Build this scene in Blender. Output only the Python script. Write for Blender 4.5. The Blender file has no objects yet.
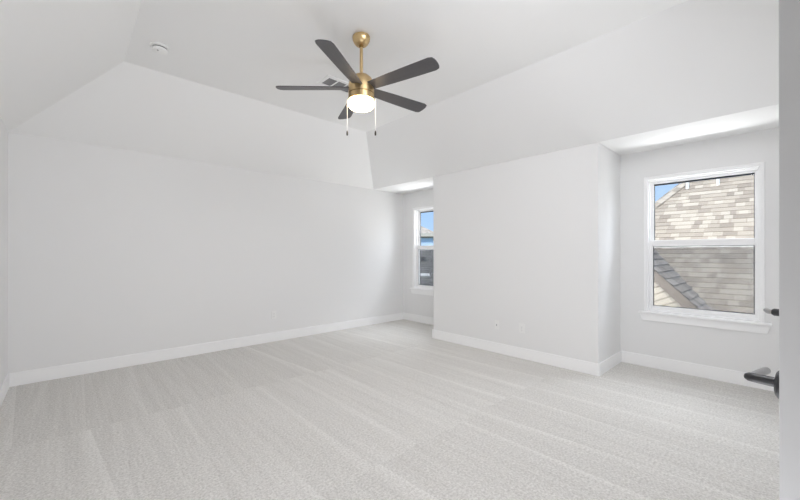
import bpy, bmesh, math, random
from mathutils import Vector, Matrix
random.seed(7)
S = bpy.context.scene
C = S.collection
R = math.radians
# ------------------------------------------------------------------ camera, sky, sun, lights, exposure
cam = bpy.data.objects.new('camera', bpy.data.cameras.new('camera')); C.objects.link(cam)
cam.location = (0, 0, 1.3); cam.rotation_euler = (R(90.08), 0, R(-41.814))
cam.data.sensor_width = 36; cam.data.lens = 355.44/800*36
cam.data.shift_x = 13.917/800; cam.data.shift_y = 3.265/800
cam.data.clip_start = .02; cam.data.clip_end = 500
S.camera = cam

world = bpy.data.worlds.new('sky'); S.world = world; world.use_nodes = True
wt = world.node_tree; wt.nodes.clear()
def wn(t, **k):
    n = wt.nodes.new(t)
    for a, b in k.items(): setattr(n, a, b)
    return n
tc = wn('ShaderNodeTexCoord'); sep = wn('ShaderNodeSeparateXYZ'); ramp = wn('ShaderNodeValToRGB')
wt.links.new(tc.outputs['Generated'], sep.inputs[0]); wt.links.new(sep.outputs['Z'], ramp.inputs[0])
el = ramp.color_ramp.elements
el[0].position = 0.0; el[0].color = (.55, .74, 1, 1)
el[1].position = .8; el[1].color = (.22, .42, .80, 1)
e = el.new(.22); e.color = (.29, .53, .95, 1)
cn = wn('ShaderNodeTexNoise'); cn.inputs['Scale'].default_value = 3.2; cn.inputs['Detail'].default_value = 6
cr = wn('ShaderNodeMapRange'); cr.inputs[1].default_value = .64; cr.inputs[2].default_value = .85
mx = wn('ShaderNodeMix', data_type='RGBA')
wt.links.new(tc.outputs['Generated'], cn.inputs[0]); wt.links.new(cn.outputs[0], cr.inputs[0])
wt.links.new(cr.outputs[0], mx.inputs[0]); wt.links.new(ramp.outputs[0], mx.inputs[6]); mx.inputs[7].default_value = (.86, .92, 1, 1)
bg = wn('ShaderNodeBackground'); bg.inputs[1].default_value = 1.05
wo = wn('ShaderNodeOutputWorld')
wt.links.new(mx.outputs[2], bg.inputs[0]); wt.links.new(bg.outputs[0], wo.inputs[0])

sl = bpy.data.lights.new('sun', 'SUN'); sl.energy = 4.6; sl.angle = R(1.0); sl.color = (1, .93, .82)
sun = bpy.data.objects.new('sun', sl); C.objects.link(sun)
sun.rotation_euler = Vector((.62, -.06, -.78)).to_track_quat('-Z', 'Y').to_euler()

def area(name, loc, aim, sx, sy, power, col=(1, 1, 1)):
    l = bpy.data.lights.new(name, 'AREA'); l.shape = 'RECTANGLE'; l.size = sx; l.size_y = sy; l.energy = power; l.color = col
    o = bpy.data.objects.new(name, l); C.objects.link(o); o.location = loc
    o.rotation_euler = (Vector(aim)-Vector(loc)).to_track_quat('-Z', 'Y').to_euler(); return o
area('hall_fill', (-.1, -1.7, 1.9), (1.2, 0, 1.1), 1.0, 1.0, 3, (1, .985, .965))  # added fill for the hall and door edge, no fixture here
area('floor_fill', (1.25, .30, .10), (2.2, 2.0, 2.9), 0.8, .8, 8, (.985, .995, 1.05))  # added unseen fill on the floor, aimed up at the ceiling
area('entry_fill', (.35, .30, .10), (1.6, 3.6, 2.6), .7, .7, 16, (.985, .995, 1.05))  # added fill low beside the camera, standing for no real lamp
area('overhead_fill', (1.7, .50, 2.95), (2.3, 3.0, .4), 1.0, 1.0, 37, (.985, .995, 1.05))  # unseen overhead fill, added to brighten floor and walls; no ceiling lamp
for yc, nm in ((.60, 'right'), (4.30, 'far')):
    area('outside_low_fill_'+nm, (6.15, yc, -.55), (4.75, yc, 1.75), 2.2, 1.5, 270, (.99, .995, 1.02))  # added fill below each window, stands in for light bounced off roofs
    area('outside_high_fill_'+nm, (6.1, yc, 3.25), (3.6, yc-.2, .5), 1.4, 1.0, 110, (.97, .99, 1.04))  # added fill above each window, boosts the daylight coming in
    area('outside_side_fill_'+nm, (6.0, yc-1.15, 2.3), (4.3, yc+.72, 1.45), 1.3, 1.4, 32, (.97, .99, 1.04))  # added fill beside each window, brightens niche side and back wall

S.view_settings.view_transform = 'Standard'; S.view_settings.look = 'None'
S.view_settings.exposure = 0.08; S.view_settings.gamma = 1.0; S.view_settings.use_curve_mapping = False
S.cycles.max_bounces = 14; S.cycles.diffuse_bounces = 10; S.cycles.transparent_max_bounces = 16

# ------------------------------------------------------------------ materials
def mat(name, col, rough=.6, metal=0, spec=.5, emit=None, es=0, coat=0):
    m = bpy.data.materials.new(name); m.use_nodes = True
    b = m.node_tree.nodes['Principled BSDF']
    b.inputs['Base Color'].default_value = (*col, 1); b.inputs['Roughness'].default_value = rough
    b.inputs['Metallic'].default_value = metal; b.inputs['Specular IOR Level'].default_value = spec
    if coat: b.inputs['Coat Weight'].default_value = coat
    if emit: b.inputs['Emission Color'].default_value = (*emit, 1); b.inputs['Emission Strength'].default_value = es
    return m
class NT:
    def __init__(s, m): s.t = m.node_tree; s.b = s.t.nodes['Principled BSDF']
    def n(s, typ, ins=None, **k):
        n = s.t.nodes.new(typ)
        for a, b in k.items(): setattr(n, a, b)
        for i, v in (ins or {}).items():
            if isinstance(v, bpy.types.NodeSocket): s.t.links.new(v, n.inputs[i])
            else: n.inputs[i].default_value = v
        return n
    def m(s, op, a, b=0., c=0.): return s.n('ShaderNodeMath', {0: a, 1: b, 2: c}, operation=op).outputs[0]
    def mix(s, f, a, b): return s.n('ShaderNodeMix', {0: f, 6: a, 7: b}, data_type='RGBA').outputs[2]
    def to(s, sock, name): s.t.links.new(sock, s.b.inputs[name])
    def bump(s, h, strength, dist): s.to(s.n('ShaderNodeBump', {'Strength': strength, 'Distance': dist, 'Height': h}).outputs[0], 'Normal')

def paint(name, col, rough=.75, tex=.10):
    m = mat(name, col, rough, spec=.3); n = NT(m)
    p = n.n('ShaderNodeNewGeometry').outputs['Position']
    nz = n.n('ShaderNodeTexNoise', {'Vector': p, 'Scale': 260., 'Detail': 3.}).outputs[0]
    n.bump(nz, tex, .002); return m
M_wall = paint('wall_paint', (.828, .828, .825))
M_ceil = paint('ceiling_paint', (.875, .875, .87))
M_trim = paint('trim_paint', (.94, .94, .94), .4, .02)
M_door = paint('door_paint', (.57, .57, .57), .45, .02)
M_vinyl = mat('white_vinyl', (.94, .94, .94), .35)
M_plate = mat('white_plastic', (.86, .86, .85), .35)
M_slot = mat('dark_slot', (.06, .06, .06), .6)
M_hole = mat('grey_hole', (.42, .42, .42), .6)
M_rim = mat('dark_rim', (.035, .04, .05), .6)  # gaskets, screen frame, and the shade painted around the panes
M_brass = mat('brushed_brass', (.64, .47, .25), .33, 1)
n = NT(M_brass); p = n.n('ShaderNodeTexCoord').outputs['Object']
mp = n.n('ShaderNodeMapping', {0: p, 3: (30, 30, 900)}).outputs[0]
nz = n.n('ShaderNodeTexNoise', {'Vector': mp, 'Scale': 1., 'Detail': 2.}).outputs[0]
n.to(n.n('ShaderNodeMapRange', {0: nz, 3: .25, 4: .42}).outputs[0], 'Roughness')
M_brassd = mat('dark_brass', (.30, .19, .07), .4, 1)  # darker brass for the collar and the ring on the housing
M_blade = mat('dark_blade', (.085, .08, .082), .42, spec=.6)
n = NT(M_blade); p = n.n('ShaderNodeTexCoord').outputs['Object']
mp = n.n('ShaderNodeMapping', {0: p, 3: (3, 60, 60)}).outputs[0]
nz = n.n('ShaderNodeTexNoise', {'Vector': mp, 'Scale': 1., 'Detail': 3.}).outputs[0]
n.to(n.mix(nz, (.058, .056, .060, 1), (.090, .086, .090, 1)), 'Base Color')
M_lamp = mat('lit_frosted_glass', (.95, .93, .88), .35, emit=(1, .74, .44), es=13.0)
M_black = mat('matte_black_metal', (.025, .025, .027), .38, spec=.5)
M_nickel = mat('satin_grey_metal', (.45, .45, .46), .28, 1)
M_chain = mat('pale_chain', (.93, .92, .90), .4, 0)
M_fob = mat('dark_fob', (.05, .035, .025), .5)

M_glass = bpy.data.materials.new('window_glass'); M_glass.use_nodes = True
t = M_glass.node_tree; t.nodes.clear()
tr = t.nodes.new('ShaderNodeBsdfTransparent'); tr.inputs[0].default_value = (.97, .98, .98, 1)
gl = t.nodes.new('ShaderNodeBsdfGlossy'); gl.inputs['Roughness'].default_value = .02
fr = t.nodes.new('ShaderNodeFresnel'); fr.inputs[0].default_value = 1.12
ms = t.nodes.new('ShaderNodeMixShader'); ou = t.nodes.new('ShaderNodeOutputMaterial')
t.links.new(fr.outputs[0], ms.inputs[0]); t.links.new(tr.outputs[0], ms.inputs[1]); t.links.new(gl.outputs[0], ms.inputs[2]); t.links.new(ms.outputs[0], ou.inputs[0])
M_screen = bpy.data.materials.new('insect_screen'); M_screen.use_nodes = True
t = M_screen.node_tree; t.nodes.clear()
tr = t.nodes.new('ShaderNodeBsdfTransparent'); df = t.nodes.new('ShaderNodeBsdfDiffuse'); df.inputs[0].default_value = (.175, .185, .205, 1)
ms = t.nodes.new('ShaderNodeMixShader'); ms.inputs[0].default_value = .36; ou = t.nodes.new('ShaderNodeOutputMaterial')
t.links.new(tr.outputs[0], ms.inputs[1]); t.links.new(df.outputs[0], ms.inputs[2]); t.links.new(ms.outputs[0], ou.inputs[0])

# carpet: short pile, vacuum passes running away from the windows' wall in three bands
M_carpet = mat('carpet', (.62, .60, .57), .95, spec=.1); n = NT(M_carpet)
p = n.n('ShaderNodeNewGeometry').outputs['Position']; sp = n.n('ShaderNodeSeparateXYZ', {0: p})
X, Y = sp.outputs[0], sp.outputs[1]
wob = n.n('ShaderNodeTexNoise', {'Vector': p, 'Scale': 5., 'Detail': 2.}).outputs[0]
Yw = n.m('ADD', Y, n.m('MULTIPLY', n.m('SUBTRACT', wob, .5), .10))
band = n.m('ADD', n.m('GREATER_THAN', Yw, 1.66), n.m('GREATER_THAN', Yw, 3.43))
sx = n.m('ADD', n.m('MULTIPLY', X, 2.6), n.m('MULTIPLY', band, 3.37))
lane = n.n('ShaderNodeTexWhiteNoise', {'W': n.m('ADD', n.m('FLOOR', sx), n.m('MULTIPLY', band, 17.3))}, noise_dimensions='1D').outputs[0]
slant = n.m('ADD', n.m('FRACT', sx), n.m('MULTIPLY', n.m('SUBTRACT', lane, .5), n.m('MULTIPLY', n.m('ADD', Y, n.m('MULTIPLY', band, -1.76)), .55)))
saw = n.m('MULTIPLY', n.m('POWER', n.m('FRACT', n.m('ADD', slant, 4.)), 7.), n.m('ADD', .25, lane))
strk = n.n('ShaderNodeTexNoise', {'Vector': n.n('ShaderNodeCombineXYZ', {0: n.m('MULTIPLY', sx, 8.), 1: n.m('MULTIPLY', Y, .8), 2: band}).outputs[0], 'Scale': 1., 'Detail': 4.}).outputs[0]
pile = n.n('ShaderNodeTexNoise', {'Vector': p, 'Scale': 72., 'Detail': 4., 'Roughness': .75}).outputs[0]
patch = n.n('ShaderNodeTexNoise', {'Vector': p, 'Scale': 20., 'Detail': 3.}).outputs[0]
v = n.m('ADD', n.m('MULTIPLY', saw, .26), n.m('MULTIPLY', n.m('SUBTRACT', strk, .5), .55))
v = n.m('ADD', v, n.m('MULTIPLY', n.m('SUBTRACT', pile, .5), 3.1))
v = n.m('ADD', v, n.m('MULTIPLY', n.m('SUBTRACT', patch, .5), .25))
v = n.m('ADD', v, n.m('MULTIPLY', n.m('COMPARE', band, 1., .1), .10))
v = n.m('ADD', v, .42)
v = n.n('ShaderNodeClamp', {0: v}).outputs[0]
n.to(n.mix(v, (.58, .562, .53, 1), (.90, .885, .855, 1)), 'Base Color')
n.bump(pile, .8, .012)

def shingle(name, a, b, c, ex, wid):
    m = mat(name, a, .9, spec=.15); n = NT(m)
    uv = n.n('ShaderNodeUVMap').outputs[0]; s = n.n('ShaderNodeSeparateXYZ', {0: uv})
    row = n.m('FLOOR', n.m('DIVIDE', s.outputs[1], ex))
    def cells(w, seed):
        off = n.n('ShaderNodeTexWhiteNoise', {'W': n.m('ADD', row, seed)}, noise_dimensions='1D').outputs[0]
        col = n.m('FLOOR', n.m('ADD', n.m('DIVIDE', s.outputs[0], w), n.m('MULTIPLY', off, 9.)))
        return n.n('ShaderNodeTexWhiteNoise', {'Vector': n.n('ShaderNodeCombineXYZ', {0: col, 1: row, 2: seed}).outputs[0]}).outputs[0]
    k1, k2 = cells(wid, 3.), cells(wid*.63, 11.)
    col = n.mix(k1, (*b, 1), (*a, 1))
    col = n.mix(n.m('MULTIPLY', n.m('GREATER_THAN', k2, .72), .8), col, (*c, 1))
    g = n.n('ShaderNodeTexNoise', {'Vector': n.n('ShaderNodeNewGeometry').outputs['Position'], 'Scale': 60., 'Detail': 3.}).outputs[0]
    col = n.mix(n.m('MULTIPLY', g, .35), col, (*b, 1))
    n.to(col, 'Base Color'); n.bump(g, .4, .01); return m
M_shin = shingle('tan_shingles', (.49, .435, .365), (.30, .262, .22), (.58, .525, .45), .125, .21)
M_shin2 = shingle('grey_shingles', (.50, .445, .385), (.35, .31, .27), (.60, .545, .48), .15, .36)
M_shin3 = shingle('dark_shingles', (.235, .225, .21), (.175, .168, .158), (.29, .28, .265), .15, .34)
M_siding = mat('cream_siding', (.66, .60, .50), .8); n = NT(M_siding)
s = n.n('ShaderNodeSeparateXYZ', {0: n.n('ShaderNodeNewGeometry').outputs['Position']})
h = n.m('FRACT', n.m('MULTIPLY', n.m('ADD', s.outputs[2], n.m('MULTIPLY', s.outputs[1], .46)), 8.5))
n.to(n.mix(n.m('GREATER_THAN', h, .76), (.70, .64, .54, 1), (.36, .31, .24, 1)), 'Base Color'); n.bump(h, .6, .02)
M_fascia = mat('taupe_board', (.20, .165, .135), .7)
M_pale = mat('pale_blue_siding', (.52, .68, .90), .8)
M_sofit = mat('cream_board', (.62, .58, .52), .7)
M_ground = mat('dry_lawn', (.30, .32, .20), .95); n = NT(M_ground)
g = n.n('ShaderNodeTexNoise', {'Vector': n.n('ShaderNodeNewGeometry').outputs['Position'], 'Scale': 1.5, 'Detail': 6.}).outputs[0]
n.to(n.mix(g, (.20, .24, .12, 1), (.42, .40, .28, 1)), 'Base Color')
M_white = mat('white_pipe', (.82, .82, .80), .5)

# ------------------------------------------------------------------ mesh helpers
class MB:
    def __init__(s): s.bm = bmesh.new()
    def box(s, x0, x1, y0, y1, z0, z1):
        vs = [s.bm.verts.new((x, y, z)) for z in (z0, z1) for x, y in ((x0, y0), (x1, y0), (x1, y1), (x0, y1))]
        for f in ((3, 2, 1, 0), (4, 5, 6, 7), (0, 1, 5, 4), (1, 2, 6, 5), (2, 3, 7, 6), (3, 0, 4, 7)): s.bm.faces.new([vs[i] for i in f])
        return s
    def prism(s, poly, vec):
        a = [s.bm.verts.new(q) for q in poly]; b = [s.bm.verts.new(Vector(q)+Vector(vec)) for q in poly]
        s.bm.faces.new(a); s.bm.faces.new(list(reversed(b)))
        for i in range(len(a)):
            j = (i+1) % len(a); s.bm.faces.new((a[j], a[i], b[i], b[j]))
        return s
    def lathe(s, prof, seg=48, axis=None, cap=True):
        rings = []
        for r, z in prof: rings.append([s.bm.verts.new((r*math.cos(2*math.pi*k/seg), r*math.sin(2*math.pi*k/seg), z)) for k in range(seg)])
        for a, b in zip(rings, rings[1:]):
            for k in range(seg): s.bm.faces.new((a[k], a[(k+1) % seg], b[(k+1) % seg], b[k]))
        if cap: s.bm.faces.new(list(reversed(rings[0]))); s.bm.faces.new(rings[-1])
        if axis is not None: bmesh.ops.transform(s.bm, matrix=axis, verts=s.bm.verts)
        return s
    def tube(s, pts, rad, seg=12):
        pts = [Vector(q) for q in pts]; rad = rad if isinstance(rad, (list, tuple)) else [rad]*len(pts); rings = []
        for i, q in enumerate(pts):
            d = (pts[min(i+1, len(pts)-1)]-pts[max(i-1, 0)]).normalized()
            u = d.orthogonal().normalized() if i == 0 else (u - d*u.dot(d)).normalized()
            w = d.cross(u)
            rings.append([s.bm.verts.new(q+(u*math.cos(2*math.pi*k/seg)+w*math.sin(2*math.pi*k/seg))*rad[i]) for k in range(seg)])
        for a, b in zip(rings, rings[1:]):
            for k in range(seg): s.bm.faces.new((a[k], a[(k+1) % seg], b[(k+1) % seg], b[k]))
        s.bm.faces.new(list(reversed(rings[0]))); s.bm.faces.new(rings[-1]); return s
    def build(s, name, m, parent=None, smooth=False, bevel=0, seg=2, loc=None):
        bmesh.ops.recalc_face_normals(s.bm, faces=s.bm.faces)
        me = bpy.data.meshes.new(name); s.bm.to_mesh(me); s.bm.free()
        o = bpy.data.objects.new(name, me); C.objects.link(o); me.materials.append(m)
        if smooth:
            for f in me.polygons: f.use_smooth = True
            try: me.set_sharp_from_angle(angle=R(40))
            except Exception: pass
        if bevel:
            b = o.modifiers.new('bevel', 'BEVEL'); b.width = bevel; b.segments = seg; b.limit_method = 'ANGLE'; b.angle_limit = R(40)
        if parent: o.parent = parent
        if loc: o.location = loc
        return o
def tag(o, label=None, cat=None, group=None, kind=None):
    for k, v in (('label', label), ('category', cat), ('group', group), ('kind', kind)):
        if v: o[k] = v
    return o
def empty(name, loc, rz=0):
    o = bpy.data.objects.new(name, None); C.objects.link(o); o.location = loc; o.rotation_euler = (0, 0, rz); o.empty_display_size = .1; return o
def struct(o, label, cat): return tag(o, label, cat, kind='structure')

# ------------------------------------------------------------------ room shell
L, E, D, W = -.4385, 4.20, 5.043, 4.972
zp, Zc, TOP = 2.487, 3.139, 3.35
Y1, Y2, Y0 = 1.312, 3.603, -.124          # edges of the two window niches on the right-hand wall
YF = -.20                                  # front wall (with the doorway the camera looks through)
XO = 2.075
struct(MB().box(-1.3, W+.15, -2.75, D+.15, -.12, 0).build('floor', M_carpet), 'pale grey short pile carpet with vacuum tracks', 'floor')
struct(MB().box(L-.15, W+.15, D, D+.15, 0, TOP).build('wall_back', M_wall), 'long white wall opposite with one outlet, left of the narrow window', 'wall')
struct(MB().box(L-.15, L, YF, D, 0, TOP).build('wall_left', M_wall), 'sliver of white wall at the left edge of the view', 'wall')
m = MB().box(E, W, Y1, Y2, 0, zp)
struct(m.build('wall_right', M_wall, bevel=.008), 'white wall pier between the two window niches, two outlets low on it', 'wall')
struct(MB().box(E, W, YF, Y0, 0, zp).build('wall_right_pier', M_wall, bevel=.008), 'white return of the window niche, behind the open door', 'wall')
WC = (.598, 4.303); HW = .454; ZB, ZT = .64, 2.157   # the two window openings
m = MB().box(W, W+.15, YF, D, 0, ZB).box(W, W+.15, YF, D, ZT, zp+.16)
ys = [YF, WC[0]-HW, WC[0]+HW, WC[1]-HW, WC[1]+HW, D]
for k in (0, 2, 4): m.box(W, W+.15, ys[k], ys[k+1], ZB, ZT)
struct(m.build('wall_window', M_wall), 'white wall set back behind the niches, holding the two windows', 'wall')
m = MB().box(L-.15, .02, YF-.13, YF, 0, TOP).box(XO, W+.15, YF-.13, YF, 0, TOP).box(.02, XO, YF-.13, YF, 2.13, TOP)
struct(m.build('wall_front', M_wall), 'white wall with the doorway', 'wall')
# ceiling: flat middle, slopes down to the left, back and right walls, flat soffits in the niches
bm = bmesh.new(); V = lambda x, y, z: bm.verts.new((x, y, z))
xl, xr, yb = L+.834, E-.847, D-.841
a0, a1, a2, a3 = V(L, YF, zp), V(L, D, zp), V(E, D, zp), V(E, YF, zp)
b0, b1, b2, b3 = V(xl, YF, Zc), V(xl, yb, Zc), V(xr, yb, Zc), V(xr, YF, Zc)
t0, t1, t2, t3 = V(L, YF, TOP), V(L, D, TOP), V(E, D, TOP), V(E, YF, TOP)
for f in ((b0, b1, b2, b3), (a0, a1, b1, b0), (a1, a2, b2, b1), (a2, a3, b3, b2), (t3, t2, t1, t0), (a1, a0, t0, t1), (a2, a1, t1, t2), (a3, a2, t2, t3), (a0, b0, b3, a3, t3, t0)): bm.faces.new(f)
m = MB(); m.bm = bm
m.box(E, W, YF, D, zp, zp+.16)
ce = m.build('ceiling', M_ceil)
ce.data.materials.append(M_wall)      # slope over the niches: its shade painted in with the darker wall paint
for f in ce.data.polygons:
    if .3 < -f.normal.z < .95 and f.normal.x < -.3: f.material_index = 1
struct(ce, 'white vaulted ceiling, flat in the middle with slopes down to the walls', 'ceiling')

# the hall the camera looks out of
m = MB().box(-1.15, 2.4, -2.75, -2.6, 0, 2.6).box(-1.3, -1.15, -2.75, YF-.13, 0, 2.6).box(2.4, 2.55, -2.75, YF-.13, 0, 2.6).box(-1.15, L-.15, YF-.13, YF, 0, 2.6)
struct(m.build('wall_hall', M_wall), 'white walls of the hall behind the doorway', 'wall')
struct(MB().box(-1.3, 2.55, -2.75, YF-.13, 2.6, 2.7).build('ceiling_hall', M_ceil), 'white ceiling of the hall behind the doorway', 'ceiling')
# baseboards
BH, BT = .1334, .014
def base(name, runs, label):
    m = MB()
    for r in runs: m.box(*r[:4], 0, BH)
    o = m.build(name, M_trim, bevel=.004); struct(o, label, 'baseboard')
base('baseboard_back', [(L, W, D-BT, D)], 'white baseboard along the long back wall')
base('baseboard_left', [(L, L+BT, YF, D-BT)], 'white baseboard on the sliver of wall at the left edge')
m = MB()
g = BT
m.prism([(E, Y2+g, 0), (W, Y2+g, 0), (W, Y2, 0), (E, Y2, 0), (E, Y1, 0), (W, Y1, 0), (W, Y1-g, 0), (E-g, Y1-g, 0), (E-g, Y2+g, 0)], (0, 0, BH))
struct(m.build('baseboard_right', M_trim, bevel=.004), 'white baseboard wrapping the wall pier between the niches', 'baseboard')
base('baseboard_niche', [(W-g, W, Y0, Y1-g)], 'white baseboard under the large window with the roof view')
base('baseboard_corner', [(W-g, W, Y2+g, D-g)], 'white baseboard under the half-hidden window in the far corner')

# windows (single hung, half screen outside)
def window(name, yc, label):
    w = empty(name, (W, yc, ZB)); struct(w, label, 'window')
    def ring(m, hw, z0, z1, t, x0, x1, tb=None, tt=None):
        tb = tb or t; tt = tt or t
        m.box(x0, x1, -hw, -hw+t, z0, z1); m.box(x0, x1, hw-t, hw, z0, z1)
        m.box(x0, x1, -hw+t, hw-t, z0, z0+tb); m.box(x0, x1, -hw+t, hw-t, z1-tt, z1); return m
    H = ZT-ZB
    m = MB(); c = .024
    m.box(-.012, 0, -HW-c, -HW, 0, H+c); m.box(-.012, 0, HW, HW+c, 0, H+c); m.box(-.012, 0, -HW, HW, H, H+c)
    m.build('casing', M_trim, w, bevel=.004)
    ring(MB(), HW, 0, H, .012, .0, .06).build('jamb_liner', M_trim, w)
    ring(MB(), HW, 0, H, .022, .06, .15).build('frame', M_vinyl, w, bevel=.003)
    up = ring(MB(), HW-.02, .735, H-.018, .026, .115, .14, tb=.05, tt=.03).build('upper_sash', M_vinyl, w, bevel=.003)
    ring(MB(), HW-.044, .783, H-.046, .007, .1305, .151, tt=.020).build('gasket_shade', M_rim, up)  # thick dark top strip paints the shadow of the head frame
    MB().box(.126, .130, -HW+.042, HW-.042, .78, H-.044).build('glass', M_glass, up)
    lo = ring(MB(), HW-.018, .018, .815, .027, .075, .105, tb=.042, tt=.068).build('lower_sash', M_vinyl, w, bevel=.003)
    ring(MB(), HW-.044, .058, .749, .008, .086, .092).build('gasket_shade', M_rim, lo)  # dark ring also paints the shade around the recessed glass
    MB().box(.094, .098, -HW+.042, HW-.042, .056, .752).build('glass', M_glass, lo)
    for dy in (-.22, .22): MB().box(.062, .076, dy-.03, dy+.03, .748+.0, .757).build('sash_lift', M_vinyl, lo, bevel=.002)
    sc = ring(MB(), HW-.023, .024, .765, .012, .142, .149).build('screen_frame', M_rim, w)
    MB().box(.1455, .1465, -HW+.034, HW-.034, .034, .755).build('screen_mesh', M_screen, sc)
    MB().box(-.045, .06, -HW-.07, HW+.07, -.024, .0).build('sill', M_trim, w, bevel=.006)
    m = MB(); hw = HW+.062
    m.prism([(0, -hw, -.024), (0, hw, -.024), (0, hw-.022, -.105), (0, -hw+.022, -.105)], (-.018, 0, 0))
    m.build('apron', M_trim, w, bevel=.003)
    return w
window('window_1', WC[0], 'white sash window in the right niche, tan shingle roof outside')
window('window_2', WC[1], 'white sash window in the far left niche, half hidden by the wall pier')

# ------------------------------------------------------------------ double-door leaf at the right edge
ph = R(102); F = Vector((1.192, .007, 0))
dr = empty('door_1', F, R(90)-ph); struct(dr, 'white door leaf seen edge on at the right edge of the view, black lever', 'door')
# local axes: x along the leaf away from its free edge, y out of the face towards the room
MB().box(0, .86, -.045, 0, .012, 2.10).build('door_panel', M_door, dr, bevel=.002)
zl = .993
m = MB().lathe([(.0, 0), (.034, 0), (.036, .003), (.035, .010), (.030, .014), (0, .014)], 40, Matrix.Translation((.056, 0, zl)) @ Matrix.Rotation(R(-90), 4, 'X'))
m.build('lever_rose', M_black, dr, True)
lv = MB().tube([(.064, .010, zl), (.064, .03, zl), (.064, .055, zl), (.0645, .066, zl), (.066, .072, zl)], [.0115, .0115, .011, .0105, .007], 20).build('lever_shank', M_black, dr, True)
tag(lv, 'black lever shank')
lg = MB().tube([(.064, .060, zl), (.08, .0615, zl), (.12, .0615, zl), (.165, .060, zl), (.172, .060, zl), (.175, .06, zl)], [.0085, .0095, .0095, .0095, .008, .004], 20).build('lever_grip', M_nickel, lv, True)
tag(lg, 'bright metal lever grip')
zt = 1.163
th = MB().lathe([(0, 0), (.0085, 0), (.0085, .016), (.006, .02), (0, .02)], 24, Matrix.Translation((.04, 0, zt)) @ Matrix.Rotation(R(-90), 4, 'X')).build('thumb_turn', M_black, dr, True)
tt = MB().tube([(.04, .018, zt), (.046, .027, zt), (.058, .033, zt+.001), (.062, .034, zt+.001)], [.005, .0058, .0058, .003], 16).build('turn_tip', M_nickel, th, True)
tag(tt, 'bright metal tip')

# ------------------------------------------------------------------ ceiling fan
FX, FY = 1.84, 2.37
fan = empty('ceiling_fan', (FX, FY, Zc))
tag(fan, 'brass ceiling fan with five dark blades and a lit round lamp', 'ceiling fan')
def rel(o): return o
MB().lathe([(.0, 0), (.050, 0), (.055, -.009), (.0735, -.014), (.0755, -.022), (.0715, -.044), (.060, -.066), (.047, -.081), (.041, -.084), (.036, -.085), (0, -.084)], 56).build('canopy', M_brass, fan, True)
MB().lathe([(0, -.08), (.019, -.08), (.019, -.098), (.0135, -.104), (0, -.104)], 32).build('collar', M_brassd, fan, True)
MB().lathe([(0, -.09), (.0135, -.09), (.0135, -.345), (0, -.345)], 28).build('downrod', M_brass, fan, True)
hs = MB().lathe([(0, -.322), (.022, -.322), (.030, -.328), (.062, -.343), (.088, -.366), (.102, -.392), (.108, -.42), (.109, -.445), (.109, -.492), (.106, -.495), (.106, -.500), (.109, -.503), (.109, -.548), (.100, -.552), (0, -.552)], 64).build('motor_housing', M_brass, fan, True)
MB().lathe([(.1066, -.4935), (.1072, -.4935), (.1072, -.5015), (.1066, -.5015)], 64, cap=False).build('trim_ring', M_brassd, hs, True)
MB().lathe([(0, -.545), (.104, -.548), (.107, -.556), (.108, -.588), (.104, -.602), (.093, -.611), (.05, -.616), (0, -.617)], 64).build('light_shade', M_lamp, fan, True)
# blades
def blade_outline():
    pts = []
    pts += [(.085, -.046), (.30, -.058), (.55, -.066)]
    for k in range(13):     # gently bowed tip between two tight corners
        t = -1+2*k/12; y = .069*math.copysign(abs(t)**.8, t)
        pts.append((.712-.022*abs(t)**2.2-.022*max(0, abs(t)-.83)/.17, y))
    pts += [(.55, .067), (.30, .059), (.085, .047)]
    return pts
for k in range(5):
    th_ = R(67+72*k); ol = blade_outline()
    m = MB().prism([(x, y, -.0035) for x, y in ol], (0, 0, .007))
    mtx = Matrix.Translation((0, 0, -.446)) @ Matrix.Rotation(th_, 4, 'Z') @ Matrix.Rotation(R(-13), 4, 'X')
    b = m.build('blade', M_blade, fan, bevel=.0015); b.matrix_local = mtx
rt = Vector((.745, -.667, 0))
for sgn, zl_ in ((-1, 0), (1, .0)):
    q = rt*.119*sgn
    ch = MB().tube([(q.x*.90, q.y*.90, -.535), (q.x*.985, q.y*.985, -.537), (q.x, q.y, -.545), (q.x, q.y, -.805)], .0027, 8).build('pull_chain', M_chain, fan, True)
    f = MB().lathe([(0, 0), (.0035, 0), (.006, -.008), (.0075, -.022), (.0072, -.036), (.004, -.040), (0, -.040)], 20).build('fob', M_fob, ch, True, loc=(q.x, q.y, -.803))
    tag(f, 'dark wooden pull fob')

# ------------------------------------------------------------------ ceiling fixtures
sd = empty('smoke_detector', (.605, 3.695, Zc))
tag(sd, 'round white smoke detector on the ceiling at upper left', 'smoke detector')
MB().lathe([(0, 0), (.075, 0), (.0755, -.006), (.073, -.012), (.066, -.014), (0, -.014)], 56).build('base_plate', M_plate, sd, True)
bd = MB().lathe([(0, -.022), (.060, -.022), (.061, -.028), (.058, -.038), (.050, -.043), (0, -.044)], 56).build('cover', M_plate, sd, True)
MB().lathe([(0, -.013), (.0575, -.013), (.0575, -.023), (0, -.023)], 48).build('vent_gap', M_slot, sd, True)
MB().lathe([(0, 0), (.008, 0), (.008, -.002), (0, -.002)], 20).build('test_button', mat('button_grey', (.35, .35, .35), .5), bd, True, loc=(-.018, -.02, -.0438))

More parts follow.
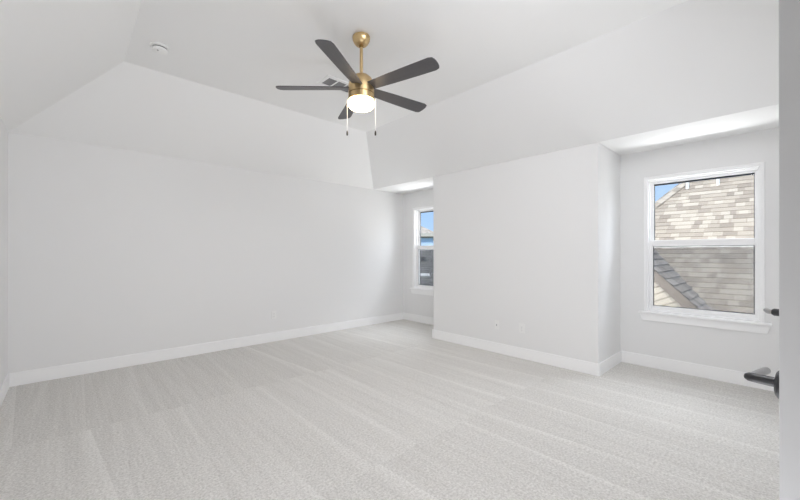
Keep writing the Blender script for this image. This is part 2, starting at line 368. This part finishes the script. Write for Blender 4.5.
vt = empty('ceiling_vent', (2.197, 3.229, Zc))
tag(vt, 'white slotted air register on the ceiling behind the fan', 'air vent')
m = MB(); hx, hy = .211, .118
for x0, x1, y0, y1 in ((-hx, hx, -hy, -hy+.04), (-hx, hx, hy-.04, hy), (-hx, -hx+.04, -hy+.04, hy-.04), (hx-.04, hx, -hy+.04, hy-.04), (-.066, -.050, -hy+.04, hy-.04), (.050, .066, -hy+.04, hy-.04)):
    m.box(x0, x1, y0, y1, -.010, 0)
m.build('frame', M_plate, vt, bevel=.003)
MB().box(-hx+.02, hx-.02, -hy+.02, hy-.02, -.0015, 0).build('backing', mat('duct_grey', (.12, .12, .125), .7), vt)
M_louv = mat('louver_grey', (.26, .26, .265), .5)
for k in range(7):
    y = -hy+.050+k*.0197
    m = MB().prism([(-hx+.036, y-.006, -.002), (-hx+.036, y+.005, -.008), (-hx+.036, y+.0065, -.008), (-hx+.036, y-.0045, -.002)], (2*hx-.072, 0, 0))
    m.build('louver', M_louv, vt)

# ------------------------------------------------------------------ wall outlets
def outlet(loc, rz, label, jack=False):
    o = empty('wall_outlet', loc, rz); tag(o, label, 'outlet', 'white wall plates above the baseboards')
    w, h = (.058, .114) if jack else (.072, .116)
    MB().box(-w/2, w/2, -.006, 0, -h/2, h/2).build('cover_plate', M_plate, o, bevel=.003)
    if jack:
        s = MB().box(-.011, .011, -.009, -.005, -.02, .024).build('jack', M_plate, o, bevel=.001)
        MB().box(-.006, .006, -.0096, -.0088, -.012, .014).build('slot', M_hole, s)
    else:
        for dz in (-.0195, .0195):
            s = MB().box(-.0165, .0165, -.009, -.005, dz-.0145, dz+.0145).build('socket', M_plate, o, bevel=.004)
            m = MB().box(-.008, -.0055, -.0096, -.0088, dz-.004, dz+.007); m.box(.0055, .008, -.0096, -.0088, dz-.004, dz+.006); m.box(-.0025, .0025, -.0096, -.0088, dz-.011, dz-.0065)
            m.build('slots', M_hole, s)
        MB().lathe([(0, 0), (.003, 0), (.003, .001), (0, .001)], 12, Matrix.Rotation(R(90), 4, 'X')).build('screw', M_nickel, o, loc=(0, -.006, 0))
    return o
outlet((2.275, D, .391), 0, 'white duplex outlet alone on the long back wall')
outlet((E, 2.51, .364), R(-90), 'narrow white jack plate on the pier, nearer the far window', True)
outlet((E, 2.165, .372), R(-90), 'white duplex outlet on the pier, nearer the large roof-view window')

# ------------------------------------------------------------------ outside
struct(MB().box(-60, 160, -80, 160, -3.4, -3.3).build('ground', M_ground), 'lawn far below the windows', 'ground')
def uvface(bm, uvl, pts, uvs):
    f = bm.faces.new([bm.verts.new(q) for q in pts])
    for l, u in zip(f.loops, uvs): l[uvl].uv = u
def roof_courses(m, origin, along, up, nrm, u0f, u1f, v0, v1, ex=.15, th=.016):
    """stepped shingle courses on a sloping plane; u0f/u1f give the ends of a course at height v"""
    bm = m.bm; uvl = bm.loops.layers.uv.verify()
    o, A, U, N = map(Vector, (origin, along, up, nrm)); k0, k1 = int(round(v0/ex)), int(round(v1/ex))
    for k in range(k0, k1):
        a, b = k*ex, (k+1)*ex
        P = lambda u, v, h: o+A*u+U*v+N*h
        q = [(u0f(a), a, th), (u1f(a), a, th), (u1f(b), b, .001), (u0f(b), b, .001)]
        uvface(bm, uvl, [P(*z) for z in q], [(z[0], min(max(z[1], a+.01), b-.01)) for z in q])
        q2 = [(u0f(a), a, .0), (u1f(a), a, .0), (u1f(a), a, th), (u0f(a), a, th)]
        uvface(bm, uvl, [P(*z) for z in q2], [(z[0], a+.01) for z in q2])
s2 = math.sqrt(.5)
hs_ = empty('neighbouring_house', (12, 0, -3.3))
tag(hs_, 'house with a sunlit tan shingle hip roof outside the right window', 'house')
def hpart(m, name, mt, house=hs_, **k):
    o = m.build(name, mt, **k); o.parent = house; o.matrix_parent_inverse = Matrix.Translation(house.location).inverted() if house.rotation_euler.z == 0 else Matrix(); return o
# main roof plane z = 1.3 + (x - 9.3); u along +y, v up the slope from z = -1
O = Vector((7.0, 0, -1.0))
P1, P2 = Vector((10.418, 2.096, 2.418)), Vector((11.068, 1.541, 3.068))
vv = lambda z: (z+1.0)/s2
dydv = (P2.y-P1.y)/(vv(P2.z)-vv(P1.z))
hip = lambda v: min(4.6, P1.y+(v-vv(P1.z))*dydv)
ZR = 4.3; VR = vv(ZR)
m = MB(); roof_courses(m, O, (0, 1, 0), (s2, 0, s2), (-s2, 0, s2), lambda v: -4.5, hip, 0, VR, .125, .012)
hpart(m, 'roof', M_shin)
tp = O+Vector((s2, 0, s2))*VR
yt = hip(VR)
bm_ = MB(); q = [(7, -4.5, -1), (7, hip(0), -1), tuple(tp+Vector((0, yt, 0))), tuple(tp+Vector((0, -4.5, 0)))]
bm_.prism([Vector(z)+Vector((.03, 0, -.03)) for z in q], (.12, 0, -.12))
hpart(bm_, 'roof_deck', M_fascia)
m = MB(); uvl = m.bm.loops.layers.uv.verify()
for pts in ([(7, hip(0), -1), (18, hip(0), -1), tuple(tp+Vector((0, yt, 0)))],):
    uvface(m.bm, uvl, pts, [(z[0], z[2]/s2) for z in pts])
hpart(m, 'roof_end', M_shin)
hpart(MB().box(7.3, 16, -4.3, 4.2, -3.3, -1.0), 'wall', M_siding)
# hip caps: overlapping bent pieces down the hip
hd = (P2-P1).normalized(); m = MB(); Nn = Vector((-s2, 0, s2)); sd_ = hd.cross(Nn).normalized()
uvl = m.bm.loops.layers.uv.verify()
LL = 7
for k in range(-26, 22):
    c0 = P1+hd*(k*.15); c1 = c0+hd*.17
    if c1.z > ZR or c0.z < -.6: continue
    for sgn in (1, -1):
        w0 = sd_*.12*sgn if sgn > 0 else sd_*-.10-Nn*.06
        pts = [c0+Nn*.034, c1+Nn*.02, c1+w0+Nn*.02, c0+w0+Nn*.034]
        uvface(m.bm, uvl, pts, [(k*.5+sgn, k*.15+.05)]*4)
hpart(m, 'hip_cap', M_shin)
def vent_pipe(x, y, z, h, r):
    m = MB().lathe([(0, -.1), (r, -.1), (r, h), (r*.8, h+.004), (0, h+.004)], 20, Matrix.Translation((x, y, z)))
    return hpart(m, 'vent_pipe', M_white)
vent_pipe(10.83, 1.50, 2.83, .20, .032); vent_pipe(10.85, .975, 2.85, .14, .03)
# front-facing gable wing, its roof running into the main roof
G0, G1 = Vector((7.6, 1.496, 1.023)), Vector((7.6, .918, .421))
gs = (G0.z-G1.z)/(G0.y-G1.y)
wg = hs_
ya, yr = .2, 2.7; zz = lambda y: G0.z+(y-G0.y)*gs
un = Vector((0, 1, gs)).normalized(); Nw = Vector((0, -gs, 1)).normalized(); ln = (yr-ya)*math.sqrt(1+gs*gs)
m = MB(); roof_courses(m, (7.55, ya, zz(ya)), (1, 0, 0), un, Nw, lambda v: 0, lambda v: 3.2, 0, ln, .15, .02)
hpart(m, 'wing_roof', M_shin2, wg)
m = MB().prism([(7.75, ya, zz(ya)-.02), (7.75, yr, zz(yr)-.02), (7.75, 2*yr-ya, zz(ya)-.02)], (3.0, 0, 0)); hpart(m, 'wing_roof_deck', M_fascia, wg)
fh = .205
m = MB().prism([(7.58, ya, zz(ya)-.005), (7.58, yr, zz(yr)-.005), (7.58, yr, zz(yr)-fh), (7.58, ya, zz(ya)-fh)], (.04, 0, 0))
m.prism([(7.58, 2*yr-ya, zz(ya)-.005), (7.58, yr, zz(yr)-.005), (7.58, yr, zz(yr)-fh), (7.58, 2*yr-ya, zz(ya)-fh)], (.04, 0, 0))
hpart(m, 'rake_board', M_fascia, wg)
m = MB().prism([(7.66, ya+.15, zz(ya)), (7.66, yr, zz(yr)-.1), (7.66, 2*yr-ya-.15, zz(ya)), (7.66, 2*yr-ya-.15, -3.3), (7.66, ya+.15, -3.3)], (.3, 0, 0))
hpart(m, 'gable_wall', M_siding, wg)

# grey roof seen through the lower half of the narrow window, turned to face it
def frame_at(az, dist, z): a = R(az); return Vector((math.sin(a)*dist, math.cos(a)*dist, z))
gh = empty('grey_roofed_house', frame_at(48.5, 13, -3.3), R(-48.5))
tag(gh, 'dark grey shingle roof outside the far narrow window, behind its lower pane', 'house')
# local: +y away from the room, x to the right
pt = math.hypot(3.4, 2.0); U = Vector((0, 3.4, 2.0))/pt; Nn3 = Vector((0, -2.0, 3.4))/pt
m = MB(); roof_courses(m, (0, 0, 2.75), (1, 0, 0), U, Nn3, lambda v: -6, lambda v: 2.5, 0, pt+.1, .15, .016); g = m.build('roof', M_shin3, gh)
MB().prism([(-6, .02, 2.72), (-6, 3.45, 4.74), (-6, 6.9, 2.72)], (8.5, 0, 0)).build('roof_deck', M_fascia, gh)
MB().box(-5.7, 2.2, .4, 6.5, 0, 2.75).build('wall', M_siding, gh)
def onroof(x, v): return Vector((x, 0, 2.75))+U*v
q = onroof(-.20, 3.05); MB().box(q.x-.10, q.x+.10, q.y-.10, q.y+.12, q.z-.02, q.z+.16).build('roof_vent', M_slot, gh, bevel=.01)
q = onroof(-.12, 1.75); MB().prism([q+Vector((-.20, 0, .02)), q+Vector((.20, 0, .02)), q+Vector((.20, .10, .12)), q+Vector((-.20, .10, .12))], (0, -.02, .05)).build('flashing_strip', M_white, gh)
q0 = onroof(-.33, .55)
MB().tube([q0+Vector((.02, 0, -.05)), q0+Vector((.03, 0, .30)), q0+Vector((.10, 0, .38)), q0+Vector((.19, 0, .26)), q0+Vector((.24, 0, -.1))], .045, 10).build('gooseneck_pipe', M_white, gh, True)
q0 = onroof(.0, 1.0)
MB().tube([q0+Vector((.0, 0, .16)), q0+Vector((.16, 0, .02)), q0+Vector((.55, 0, .0))], .03, 8).build('cable', M_slot, gh, True)

fh_ = empty('hip_roofed_house', frame_at(48.5, 44, -3.3), R(-48.5+0))
tag(fh_, 'distant house with a hip roof and pale walls outside the far narrow window', 'house')
ez = 7.15; m = MB(); uvl = m.bm.loops.layers.uv.verify(); ap = (-5.2, 5.5, ez+3.35)
x0, x1, y0, y1 = -11.5, 1.05, 0, 11
for pts in ([(x0, y0, ez), (x1, y0, ez), ap], [(x1, y0, ez), (x1, y1, ez), ap], [(x1, y1, ez), (x0, y1, ez), ap], [(x0, y1, ez), (x0, y0, ez), ap]):
    uvface(m.bm, uvl, pts, [(z[0]+z[1], z[2]*1.8) for z in pts])
m.build('roof', M_shin2, fh_)
MB().box(x0, x1, y0, y1, ez-.42, ez-.005).build('fascia', M_sofit, fh_)
MB().box(x0+.1, x1-.1, y0+.1, y1-.1, ez-.56, ez-.42).build('soffit_shade', M_fascia, fh_)  # dark strip painting the shadow line under the eave
MB().box(x0+.4, x1-.4, y0+.4, y1-.4, 0, ez-.5).build('wall', M_pale, fh_)
